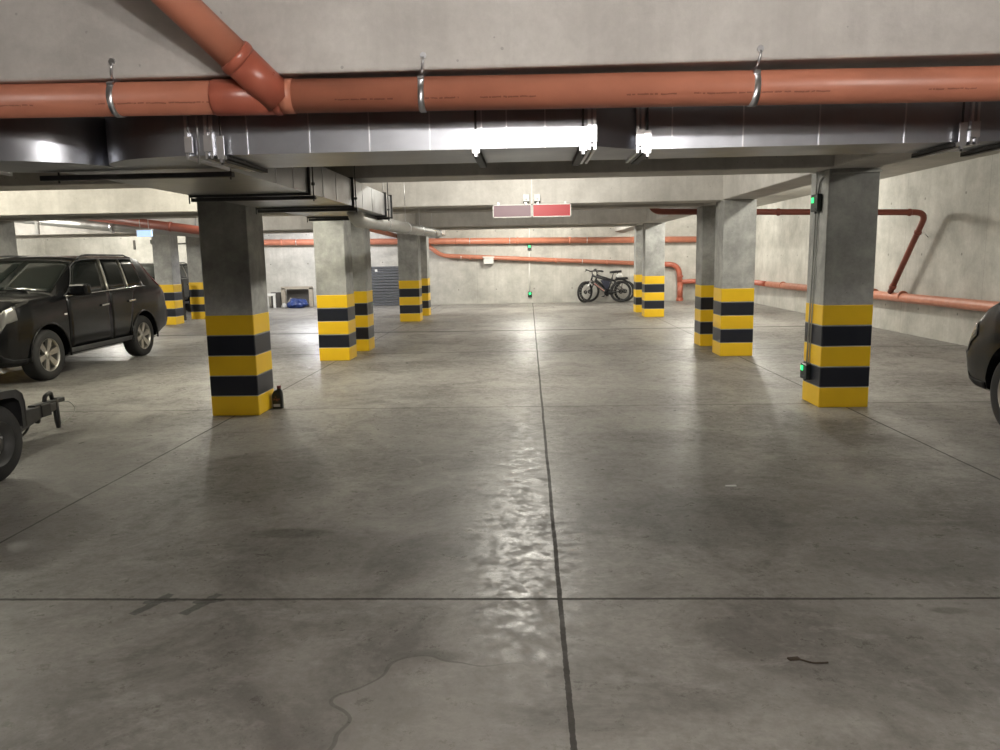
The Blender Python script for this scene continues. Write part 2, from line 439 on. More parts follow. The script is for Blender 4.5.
# ------------------------------------------------------------------ near orange pipe with wye branch
PY = 3.30
pr = .068
pa, pb = Vector((-2.2275, PY, 2.1942)), Vector((1.9071, PY, 2.1588))
dirp = (pb-pa).normalized()
def onp(x): return pa+dirp*((x-pa.x)/dirp.x)
t = thing('drain_pipe', 'thick orange drain pipe across the top in front of the concrete beam with angled branch', 'pipe', tuple(onp(0)))
jx = -1.0489          # socket face right of the wye
PSLOPE = dirp.z/dirp.x; PZ0 = onp(0).z; M['orange_print'] = printed(pipe_plastic('printed orange pipe', (.50, .19, .118), .34))
MB().tube([onp(-9), onp(jx-.23)], pr, 28).tube([onp(jx-.002), onp(6.84)], pr, 28).build('main_pipe', 'orange_print', t)
wy = MB().tube([onp(jx-.255), onp(jx-.245), onp(jx+.012)], [pr+.004, pr+.0055, pr+.0055], 28)
wy.tube([onp(jx-.006), onp(jx+.004), onp(jx+.02), onp(jx+.03)], [pr+.0045, pr+.008, pr+.008, pr+.0045], 28)
q1, q0 = Vector((-1.128, 3.20, 2.2817)), Vector((-1.3196, 3.03, 2.488))
bd = (q0-q1).normalized()
jn = q1-bd*.17
wy.tube([jn, jn+bd*.20], pr+.004, 28)
wy.tube([jn+bd*.195, jn+bd*.205, jn+bd*.225, jn+bd*.235], [pr+.004, pr+.0085, pr+.0085, pr+.004], 28)
wy.build('wye_fitting', 'orange_fit', t)
MB().tube([jn+bd*.21, jn+bd*.86], pr-.001, 28).build('branch_pipe', 'orange', t)
sl = MB().tube([onp(jx+.025), onp(jx+.085)], pr+.0022, 28)
sl.build('socket_sleeve', 'orange', t)
def clamp(x, parent, c=None, d=dirp, r=pr, side=1):
    c = onp(x)
    m = MB(); ring = [c+d*o for o in (-.012, -.012, .012, .012)]
    m.tube(ring, [r, r+.005, r+.005, r], 28, cap=False)
    m.obox(c+Vector((0, -.045, r-.018)), d*.013, (0, .011, .006), (0, -.006, .010))
    m.tube(bend([c+Vector((0, 0, r-.002)), c+Vector((.004, -.045, r+.012)), c+Vector((.012, -.055, r+.055)), c+Vector((.012, -.036, r+.075))], .02), .0055, 8)
    m.tube([c+Vector((.012, -.050, r+.072)), c+Vector((.012, -.036, r+.075))], .013, 8)
    return m.build('pipe_clamp', 'zinc', parent)
for x in (-1.7175, -0.4286, 0.9236, -3.3696, 2.2596): clamp(x, t)

# ------------------------------------------------------------------ ducts
Z0, Z1 = 1.98, 2.21
def rect_duct(o, x0, x1, y0, y1): return o.box(x0, x1, y0, y1, Z0, Z1)
def flange_x(m, x, y0, y1, w=.006, e=.016): return m.box(x-w, x+w, y0-e, y1+e, Z0-e, Z1+e)
def flange_y(m, y, x0, x1, w=.006, e=.016): return m.box(x0-e, x1+e, y-w, y+w, Z0-e, Z1+e)
def hanger(m, x, y0, y1):
    """strut under the duct with a threaded rod at each side up to the beam"""
    m.box(x-.016, x+.016, y0-.036, y0-.01, Z0-.022, Z0-.004)
    for y in (y0-.024,):
        m.lathe([(.0, Z0-.036), (.011, Z0-.036), (.011, Z0-.022), (.0, Z0-.022)], (x, y, 0), seg=6, smooth=False)
t = thing('air_duct', 'wide flat galvanised duct crossing the aisle under the near beam', 'duct', (.4, 3.8, Z0), None)
YA, YB, YC = 3.50, 3.64, 4.0
rect_duct(MB(), -1.45, .30, YA, YC).build('duct_section', 'galv', t)
MB().prism([(.30, YA), (.50, YB), (.50, YC), (.30, YC)], Z0, Z1).build('reducer', 'galv', t)
rect_duct(MB(), .50, 6.84, YB, YC).build('duct_section', 'galv', t)
for x, y in ((-1.42, YA), (.285, YA), (.515, YB), (2.0, YB), (3.6, YB), (5.2, YB)):
    m = MB(); flange_x(m, x-.012, y, YC); flange_x(m, x+.012, y, YC)
    m.box(x-.02, x+.02, y-.024, y-.016, Z0+.015, Z0+.085)
    m.build('flange_joint', 'zinc', t)
seam = []
for x in (-1.25, -.97, -.70, -.43, -.20, -.09, .08): seam.append((x, YA))
for x in (.66, .98, 1.32, 1.7, 2.25, 2.6): seam.append((x, YB))
for x, y in seam: MB().box(x-.0025, x+.0025, y-.006, y+.002, Z0, Z1).build('standing_seam', 'zinc', t)
for x, y in ((-1.36, YA), (-.225, YA), (.245, YA), (.545, YB), (1.94, YB), (2.18, YB), (4.4, YB)):
    m = MB(); hanger(m, x, y, YC)
    m.box(x-.016, x+.016, y-.038, y-.030, Z0-.01, Z0+.078)
    m.build('hanger', 'zinc', t)
    n_ = MB().box(x-.018, x+.018, y-.01, YC+.03, Z0-.022, Z0-.017)
    n_.box(x-.018, x-.015, y-.01, YC+.03, Z0-.022, Z0-.002); n_.box(x+.015, x+.018, y-.01, YC+.03, Z0-.022, Z0-.002); n_.build('strut', 'steel_grey', t)
    MB().tube([(x, y-.024, Z0-.045), (x, y-.024, BB-.001)], .005, 8).build('threaded_rod', 'steel_grey', t)
# trouser fitting, left branch and long duct
t = thing('air_duct', 'long flat galvanised duct running back along the left pillars with curved twin-elbow start', 'duct', (-1.97, 6, Z0))
pl = [(-1.45, YA)]
for k in range(1, 9):
    s_ = k/8; pl.append((-1.45-.60*math.sin(s_*PI/2)**1.05, YA+.36*(1-math.cos(s_*PI/2))**1.15))
for k in range(1, 9):
    s_ = 1-k/8; pl.append((-2.62+.57*math.sin(s_*PI/2)**1.05, YA-.01+.37*(1-math.cos(s_*PI/2))**1.15))
pl += [(-2.62, YC-.05), (-2.40, YC+.02), (-2.40, YC+.1), (-1.55, YC+.1), (-1.55, YC+.02), (-1.45, YC)]
MB().prism(pl, Z0, Z1, smooth=True).build('elbow_fitting', 'galv', t, auto=30)
rect_duct(MB(), -9.0, -2.62, YA-.01, YC-.05).build('branch_section', 'galv', t)
LX0, LX1, LYE = -2.395, -1.55, 8.82
LYS = [YC+.1, 5.5, 6.88, 8.45, LYE]
for a_, b_ in zip(LYS[:-1], LYS[1:]): rect_duct(MB(), LX0, LX1, a_, b_).build('duct_section', 'galv_dull', t)
for y in LYS[1:-1]+[LYE-.012]:
    m = MB(); flange_y(m, y, LX0, LX1, .008); m.build('flange_joint', 'steel_grey', t)
for y in (4.8, 5.15, 5.9, 6.3, 7.3, 7.75): MB().box(LX1-.002, LX1+.003, y-.003, y+.003, Z0, Z1).build('standing_seam', 'zinc', t)
for y in (3.99, 5.535, 6.90, 8.50):
    m = MB().box(LX0-.12 if y < 5 else LX0-.01, LX1+.04, y-.02, y+.02, Z0-.042, Z0-.017)
    for x in (LX0-.03, LX1+.026):
        m.tube([(x, y, Z0-.055), (x, y, ZC-.001)], .005, 8)
        m.lathe([(0, Z0+.055), (.013, Z0+.055), (.013, Z0+.075), (0, Z0+.075)], (x, y, 0), seg=6, smooth=False)
    m.build('hanger', 'steel_grey', t)
for x, y in ((-1.52, YA-.0), (-2.66, YA-.01)):
    m = MB(); flange_x(m, x, YA, YC-.05); m.box(x-.004, x+.03, YA-.03, YA-.016, Z0+.01, Z0+.08)
    m.tube([(x+.06, YA-.034, Z0-.04), (x+.06, YA-.034, BB-.001)], .005, 8); m.build('flange_joint', 'zinc', t)
# round duct below
t = thing('round_duct', 'grey spiral round duct hanging under the far end of the flat duct', 'duct', (-1.72, 11, 1.95))
m = MB(); pts = []; rs = []
N = 60
for k in range(N+1):
    y = 7.9+(14.7-7.9)*k/N
    pts.append((-1.72, y, 1.915+(y-8)*.0088)); rs.append(.078 if k % 4 else .081)
pts = [(-1.72, 7.70, 2.03), (-1.72, 7.715, 1.975), (-1.72, 7.78, 1.93)]+pts; rs = [.078]*3+rs
m.tube(pts, rs, 20); m.build('tube', 'galv_round', t)
MB().tube([(-1.72, 14.62, 1.973), (-1.72, 14.74, 1.975)], .088, 20).build('end_collar', 'zinc', t)
for y in (9.3, 10.9, 12.3, 13.9):
    z = 1.915+(y-8)*.0088
    MB().tube([(-1.72, y-.012, z), (-1.72, y+.012, z)], .086, 20).tube([(-1.72, y, z+.08), (-1.72, y, BB if 11.4 < y < 11.9 or 12.6 < y < 13.08 else ZC-.001)], .005, 8).build('pipe_clamp', 'zinc', t)
# grey duct of the left bay
t = thing('round_duct', 'grey duct sloping under the bright beam behind the black SUV', 'duct', (-9, 16.5, 2.3))
MB().tube([(-11.6, 16.5, 2.60), (-8.95, 16.5, 2.311), (-6.3, 16.5, 2.09)], .10, 20).build('tube', 'galv_round', t)
MB().tube([(-8.98, 16.5, 2.314), (-8.92, 16.5, 2.308)], .125, 20).tube([(-8.95, 16.5, 2.4), (-8.95, 16.5, ZC-.001)], .008, 8).build('pipe_clamp', 'zinc', t)
# ------------------------------------------------------------------ other orange pipes
def coll(m, p, d, r, w=.03, e=.012):
    p = Vector(p); d = Vector(d).normalized()
    return m.tube([p-d*w, p-d*w*.6, p+d*w*.6, p+d*w], [r+.001, r+e, r+e, r+.001], 18)
def wall_clip(p, d, r, to, parent):
    p = Vector(p); d = Vector(d).normalized()
    return MB().tube([p-d*.012, p+d*.012], r+.006, 18).tube([p, Vector(to)], .008, 8).build('pipe_clamp', 'zinc', parent)
YW = YF
t = thing('drain_pipe', 'upper orange pipe running level along the far wall', 'pipe', (-2, YW-.2, 2.0))
y = YW-.2; z = lambda x: 2.06-(x+2)*.012
m = MB().tube(bend([(-9.0, YF, z(-9)), (-9.0, y, z(-9)), (5.6, y, z(5.6))], .2, 8), .098, 20)
for x in (-8.1, -3.9, -2.35, -.35, 1.35, 3.4): coll(m, (x, y, z(x)), (1, 0, 0), .098)
m.build('tube', 'orange', t)
for x in (-7.6, -1.9, -.6, 1.9, 3.9): wall_clip((x, y, z(x)), (1, 0, 0), .098, (x, YW, z(x)), t)

t = thing('drain_pipe', 'lower orange pipe sloping down the far wall behind the bicycles to floor level', 'pipe', (0, YW-.16, 1.3))
y = YW-.16; P0 = Vector((-2.86, y, 1.585)); P1 = Vector((4.45, y, 1.19))
path = bend([(-3.3, y, 1.96), P0+Vector((0, 0, .02)), P1], .22, 8)
m = MB().tube(path, .07, 18); m.build('sloping_run', 'orange', t)
dd = (P1-P0).normalized()
for x in (-1.9, .9, 2.55, 4.0): coll(MB(), P0+dd*((x-P0.x)/dd.x), dd, .07).build('collar', 'orange', t)
m = MB().tube(bend([P1-dd*.25, P1+dd*.42, (4.92, y, .55)], .3, 8), .088, 18)
coll(m, (4.92, y, .8), (0, 0, 1), .088); m.build('elbow', 'orange_fit', t)
m = MB().tube([(4.92, y, .62), (4.92, y, 0)], .092, 18); coll(m, (4.92, y, .05), (0, 0, 1), .1, .06); m.build('floor_stub', 'orange_fit', t)
m = MB().tube(bend([(4.92, y, .62), (6.62, y, .66), (6.66, 22, .64)], .2, 8), .075, 18); m.build('tee_branch', 'orange_fit', t)
for x in (-2.2, 1.75): wall_clip(P0+dd*((x-P0.x)/dd.x), dd, .07, (x, YW, (P0+dd*((x-P0.x)/dd.x)).z), t)

t = thing('drain_pipe', 'orange pipe running low along the right-hand wall', 'pipe', (6.69, 15, .69))
m = MB().tube([(6.70, 21.9, .632), (6.70, -7.4, .735)], .083, 22)
for y in (20.6, 18.0, 16.4, 15.2, 14.05): coll(m, (6.70, y, .69-(y-14)*.006), (0, 1, 0), .083)
m.build('tube', 'orange', t)
for y in (17.0, 10.6): wall_clip((6.70, y, .69-(y-14)*.006), (0, 1, 0), .083, (6.849, y, .69-(y-14)*.006), t)

t = thing('drain_pipe', 'dark orange pipe passing behind the right pillars then slanting down to the right-wall pipe', 'pipe', (4.4, 13.28, 2.15))
r = .05
path = bend([(2.06, 13.28, ZC-.01), (2.06, 13.28, 2.225), (6.645, 13.28, 2.12), (6.645, 14.42, .74)], .2, 8)
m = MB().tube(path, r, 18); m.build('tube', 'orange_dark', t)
for p_, d_, w_ in (((4.2, 13.28, 2.174), (1, 0, -.022), .03), ((6.36, 13.28, 2.125), (1, 0, -.022), .03), ((6.645, 13.54, 1.80), (0, 1, -1.21), .03), ((6.645, 14.33, .85), (0, 1, -1.21), .05)):
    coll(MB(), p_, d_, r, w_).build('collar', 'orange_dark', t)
MB().tube([(6.645, 13.60, 1.72), (6.77, 13.55, 1.78), (6.848, 13.60, 1.72)], .006, 8).build('wall_hook', 'zinc', t)

t = thing('drain_pipe', 'orange pipe sloping beneath the bright beam above the black SUV tail', 'pipe', (-7.5, 16.2, 2.25))
m = MB().tube(bend([(-9.9, 16.2, 2.62), (-6.25, 16.2, 2.09), (-6.25, 16.2, 0.)], .3, 8), .092, 18)
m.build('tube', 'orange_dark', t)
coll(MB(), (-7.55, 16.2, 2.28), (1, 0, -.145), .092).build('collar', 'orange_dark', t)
MB().box(-7.02, -6.98, 16.18, 16.22, 2.29, ZC-.001).build('pipe_clamp', 'zinc', t)
t = thing('drain_pipe', 'thin orange pipe descending behind the left pillars to the far wall bend', 'pipe', (-3.28, 20, 2.0))
MB().tube([(-3.28, 13.3, 2.20), (-3.28, 25.25, 1.97)], .055, 16).build('tube', 'orange', t)

# ------------------------------------------------------------------ signs, boxes
for nm, x0, x1, mt, lab in (('mauve', -.51, .055, 'mauve', 'mauve half of the hanging sign pair below the beam'), ('red', .065, .625, 'red', 'red half of the hanging sign pair below the beam')):
    t = thing('hanging_sign', lab, 'sign', ((x0+x1)/2, 11.36, 2.08))
    z0, z1 = 2.075, 2.262
    MB().box(x0+.01, x1-.01, 11.352, 11.372, z0+.01, z1-.01).build('panel', mt, t)
    m = MB()
    for q in ((x0, x1, z0, z0+.013), (x0, x1, z1-.013, z1), (x0, x0+.013, z0, z1), (x1-.013, x1, z0, z1)): m.box(q[0], q[1], 11.346, 11.378, q[2], q[3])
    m.build('frame', 'white', t)
    for x in (x0+.08, x1-.08): MB().box(x-.012, x+.012, 11.378, 11.445, z1-.05, z1+.03).build('bracket', 'zinc', t)
for x, lab in ((-.022, 'left one of two small white boxes on the beam above the signs'), (.138, 'right one of two small white boxes on the beam above the signs')):
    t = thing('sensor_box', lab, 'box', (x, 11.4, 2.35), None)
    MB().box(x-.045, x+.045, 11.39, 11.441, 2.305, 2.405).build('housing', 'white', t, bevel=.006)
    MB().box(x-.045, x+.045, 11.388, 11.44, 2.288, 2.304).build('lens', 'darkgap', t)
    MB().box(x-.015, x+.015, 11.376, 11.381, 2.33, 2.345).build('indicator', 'conduit', t)
tag(MB().box(.053, .067, 11.42, 11.441, 2.25, ZC-.01).build('cable_conduit', 'white'), 'white vertical conduit on the beam between the two white boxes', 'conduit')

# green-lit boxes on the right pillar (left face x = 2.807)
xf = 2.806
for yc, z0, z1, lab in ((7.66, 1.885, 2.05, 'dark box with lit green lamp high on the right pillar'), (7.76, .235, .39, 'dark box with lit green lamp low on the right pillar, on black band')):
    t = thing('signal_box', lab, 'box', (xf, yc, z0))
    MB().box(xf-.05, xf, yc-.08, yc+.08, z0, z1).build('housing', 'darkbox', t, bevel=.008)
    MB().box(xf-.055, xf-.0495, yc+.0, yc+.055, z0+.085, z0+.135).build('lens', 'green', t, bevel=.004)
    MB().box(xf-.055, xf-.0495, yc-.05, yc+.05, z0+.02, z0+.035).build('terminal_cover', 'steel_grey', t)
    MB().tube([(xf-.028, yc, z0-.018), (xf-.028, yc, z0)], .012, 8).build('cable_gland', 'steel_grey', t)
tag(MB().tube([(xf-.012, 7.70, 1.885), (xf-.012, 7.77, .39)], .008, 8).tube([(xf-.010, 7.64, 1.885), (xf-.010, 7.71, .39)], .006, 8).build('cable_conduit', 'conduit'), 'pair of thin conduits down the right pillar joining its two green-lit boxes', 'conduit')
tag(MB().tube(bend([(xf-.012, 7.66, 2.05), (xf-.012, 7.62, 2.20), (xf+.02, 7.428, 2.222), (3.285, 7.428, 2.235)], .08), .010, 8).tube([(xf-.012, 7.71, 2.05), (xf-.012, 7.71, BB)], .008, 8).build('cable_conduit', 'conduit'), 'conduit from the upper green-lit box bending round the top of the right pillar', 'conduit')
# far wall boxes
for z0, z1, lab in ((1.735, 1.90, 'small green-lit box below the upper orange pipe on far wall'), (.205, .37, 'small green-lit box low on the far wall left of the bicycles')):
    t = thing('signal_box', lab, 'box', (.03, YW, z0))
    MB().box(-.03, .10, YW-.07, YW, z0-.01, z1+.01).build('housing', 'darkbox', t, bevel=.01)
    MB().box(.0, .07, YW-.08, YW-.069, z0+.08, z1-.02).build('lens', 'green', t)
tag(MB().tube([(.03, YW-.03, 2.8), (.03, YW-.03, 1.92)], .022, 8).tube([(.03, YW-.03, 1.68), (.03, YW-.03, .39)], .022, 8).build('cable_conduit', 'white'), 'white vertical conduit on far wall between two green-lit boxes', 'conduit')
t = thing('junction_box', 'white square box on the far wall over the lower orange pipe', 'box', (-1.3, YW, 1.4))
MB().box(-1.46, -1.14, YW-.26, YW, 1.31, 1.53).build('housing', 'white', t, bevel=.01)
MB().box(-1.49, -1.11, YW-.28, YW, 1.50, 1.55).build('lid', 'white', t, bevel=.01)

# dark slatted panel against the far wall
t = thing('slatted_panel', 'dark grey horizontally slatted panel standing against far wall between the left pillars', 'panel', (-5.0, YW-.1, 0))
m = MB(); n = 13; zz = 1.24/n
for k in range(n): m.prism([(YW-.14, k*zz), (YW-.15, k*zz+.01), (YW-.15, k*zz+zz-.02), (YW-.135, k*zz+zz-.01), (YW-.08, k*zz+zz-.01), (YW-.08, k*zz)], -6.1, -4.15, 'x')
m.build('slats', 'shutter', t)
MB().box(-6.12, -4.13, YW-.16, YW-.07, 1.24, 1.29).build('top_rail', 'shutter', t)
MB().box(-5.06, -4.98, YW-.165, YW-.158, 1.12, 1.20).build('white_tag', 'white', t)
# wooden frame and clutter
t = thing('wooden_trestle', 'weathered wooden frame on the floor against far wall, blue sack inside it', 'frame', (-7.72, YW-.3, 0))
for x in (-8.11, -7.19): MB().box(x-.06, x+.06, YW-.34, YW-.22, 0, .64).build('post', 'wood', t)
MB().box(-8.17, -7.13, YW-.34, YW-.26, .60, .69).build('top_rail', 'wood', t)
MB().box(-8.05, -7.25, YW-.12, YW-.08, 0, .60).build('back_board', 'darkgap', t)
tag(MB().obox((-7.92, YW-.4, .16), (.10, 0, .15), (0, .025, 0), (-.03, 0, .02)).build('wooden_plank', 'wood'), 'short plank leaning diagonally inside the wooden frame', 'plank')
def lumpy(name, mat, c, rad, label, cat, seed, amp=.16):
    bm = bmesh.new(); bmesh.ops.create_icosphere(bm, subdivisions=4, radius=1)
    from mathutils import noise
    for v in bm.verts:
        n_ = noise.noise(v.co*1.6+Vector((seed, 0, 0)))*amp*2+noise.noise(v.co*4+Vector((seed, 3, 0)))*amp
        v.co *= 1+n_; v.co = Vector((v.co.x*rad[0], v.co.y*rad[1], max(v.co.z, -.7)*rad[2]+.7*rad[2]))
        v.co.z = max(v.co.z, 0)
    for f in bm.faces: f.smooth = True
    me = bpy.data.meshes.new(name); bm.to_mesh(me); bm.free(); me.materials.append(M[mat])
    o = bpy.data.objects.new(name, me); COL.objects.link(o); o.location = c; return tag(o, label, cat)
lumpy('plastic_sack', 'bluebag', (-7.56, YW-.62, 0), (.31, .2, .19), 'crumpled blue plastic sack on floor in front of the wooden frame', 'sack', 2.)
lumpy('plastic_sack', 'labelpale', (-8.00, YW-.62, 0), (.08, .09, .10), 'small pale bag on floor left of the blue sack', 'sack', 5.)
t = thing('metal_stand', 'small white metal stand on floor left of the wooden frame', 'stand', (-8.48, YW-.5, 0))
m = MB()
MB().box(-8.40, -8.33, YW-.5, YW-.44, 0, .44).build('leg', 'white', t); MB().box(-8.62, -8.56, YW-.5, YW-.44, 0, .42).build('leg', 'offwhite', t)
MB().box(-8.62, -8.33, YW-.52, YW-.42, .40, .48).build('top_bar', 'white', t)
tag(MB().box(-8.56, -8.22, YW-.22, YW-.04, 0, .5).build('cardboard_box', 'darkgap'), 'dark box against far wall behind the white stand', 'box')
tag(MB().obox((-9.27, 20.2, .515), (.065, 0, 0), (0, .04, 0), (-.01, 0, .515)).build('upright_board', 'steel_dark'), 'dark narrow board standing upright between two striped pillars at left', 'board')

# lit lamp and bracket at the far left
t = thing('sign_light', 'small pale blue lit sign box hanging above the SUV tail beside a striped pillar', 'light', (-7.94, 15.85, 2.07))
MB().box(-8.09, -7.79, 15.81, 15.89, 2.071, 2.199).build('diffuser', 'tube', t, bevel=.008)
MB().box(-8.105, -7.775, 15.80, 15.90, 2.199, 2.222).build('housing', 'white', t)
for x in (-8.03, -7.85): MB().tube([(x, 15.85, 2.2), (x, 15.85, ZC-.001)], .006, 8).build('rod', 'zinc', t)
t = thing('pipe_bracket', 'white hook-shaped bracket hanging near the left wall, upper left', 'bracket', (-10.3, 16, 2.17))
MB().box(-10.33, -10.27, 15.97, 16.03, 2.20, ZC-.001).build('strap', 'white', t)
MB().box(-10.42, -10.27, 15.97, 16.03, 2.165, 2.205).build('foot', 'white', t)
m = MB().tube(bend([(-12.55, YW-.04, 2.30), (-12.55, YW-.04, 2.16), (-11.0, YW-.04, 2.16)], .1), .02, 8)
tag(m.build('cable_conduit', 'darkgap'), 'dark thin bent conduit on far wall left of the lit sign box', 'conduit')
tag(MB().box(-13.15, -13.09, YW-.05, YW, 2.0, 2.3).build('wall_switch', 'darkgap'), 'tiny dark strip fixed high on the far wall at left', 'switch')
# ------------------------------------------------------------------ oil bottle
t = thing('oil_bottle', 'dark oil bottle with red cap at the foot of the nearest left pillar', 'bottle', (-2.60, 7.72, 0))
bx, by = -2.615, 7.72
def rr(w, d, z, r=.018, n=4):
    out = []
    for cx_, cy_, a0 in ((w-r, d-r, 0), (-w+r, d-r, 90), (-w+r, -d+r, 180), (w-r, -d+r, 270)):
        for k in range(n+1):
            a_ = R(a0+90*k/n); out.append((bx+cx_+r*math.cos(a_), by+cy_+r*math.sin(a_), z))
    return out
m = MB(); rows = []
for z_, w_, dx in ((0, .050, 0), (.006, .055, 0), (.125, .055, 0), (.15, .053, .001), (.175, .045, .006), (.19, .034, .012), (.20, .022, .018), (.212, .019, .019)):
    row = rr(w_, .034 if w_ > .045 else .034*w_/.055, z_, min(.018, w_*.5, .034*w_/.055*.8)); rows.append([(p[0]+dx, p[1], p[2]) for p in row])
for r_ in rows: r_.append(r_[0])
m.grid(rows); m.add(rows[0][:-1], [list(range(len(rows[0])-1))]); m.add(rows[-1][:-1], [list(range(len(rows[-1])-1))])
m.build('body', 'bottle', t, weld=True)
MB().lathe([(0, .208), (.021, .208), (.022, .212), (.022, .236), (.019, .239), (0, .239)], (bx+.019, by, 0), seg=16).build('cap', 'capred', t)
ln = R(0)
m = MB()
for k, (x_, z_, w_, h_) in enumerate(((-.03, .098, .006, .016), (-.018, .100, .005, .012), (-.004, .096, .006, .020), (.010, .097, .005, .018), (.024, .10, .006, .014), (-.012, .122, .010, .005), (.006, .083, .016, .004))):
    m.box(bx+x_-w_/2, bx+x_+w_/2, by-.0348, by-.0338, z_-h_/2, z_+h_/2)
m.build('label_print', 'labelred', t)
MB().box(bx-.038, bx+.032, by-.0348, by-.0338, .022, .05).build('label', 'labelpale', t)

# litter
tag(MB().tube(bend([(.955, 2.705, .004), (.99, 2.69, .007), (1.03, 2.668, .004), (1.085, 2.672, .005)], .02), .0035, 8).obox((.970, 2.70, .004), (.020, .003, 0), (-.003, .008, 0), (0, 0, .0035)).build('dry_twig', 'leaf'), 'small dark twig lying on the near floor right of the centre joint', 'twig')
tag(MB().obox((1.30, 4.88, .004), (.035, .004, 0), (-.001, .010, 0), (0, 0, .003)).build('paper_scrap', 'white'), 'tiny white scrap on the floor right of the centre joint', 'litter')

# ------------------------------------------------------------------ cars
def lerp_tab(tab, s):
    if s <= tab[0][0]: return tab[0][1]
    for (a_, x), (b_, y_) in zip(tab, tab[1:]):
        if s <= b_: return x+(y_-x)*(s-a_)/(b_-a_)
    return tab[-1][1]
SUV = dict(
    L=4.36, wheels=(.83, 3.36), wr=.335,
    W=[(0, .62), (.03, .72), (.10, .79), (.25, .835), (.5, .86), (.8, .865), (1.2, .865), (3.4, .865), (3.9, .85), (4.15, .83), (4.28, .81), (4.36, .72)],
    zb=[(0, .42), (.05, .30), (.15, .25), (.5, .24), (3.8, .26), (4.1, .36), (4.28, .40), (4.36, .46)],
    zbelt=[(0, .66), (.04, .78), (.10, .96), (.3, 1.035), (.5, 1.06), (1.05, 1.085), (1.35, 1.09), (3.4, 1.15), (4.05, 1.14), (4.2, 1.05), (4.24, .83), (4.34, .79), (4.36, .72)],
    zr=[(0, .67), (.04, .81), (.10, .99), (.3, 1.065), (.5, 1.09), (1.0, 1.12), (1.06, 1.14), (1.80, 1.555), (1.92, 1.59), (2.3, 1.605), (3.55, 1.60), (3.72, 1.575), (4.10, 1.19), (4.2, 1.06), (4.24, .84), (4.34, .80), (4.36, .73)],
    wr_=[(0, .56), (.04, .65), (.12, .72), (.3, .765), (.5, .785), (.9, .795), (1.06, .785), (1.80, .655), (2.3, .64), (3.5, .63), (3.72, .63), (4.10, .72), (4.2, .76), (4.30, .74), (4.36, .65)],
    crown=[(0, .01), (.3, .035), (.8, .045), (1.06, .045), (1.80, .045), (2.3, .055), (3.6, .055), (4.1, .03), (4.36, .01)])
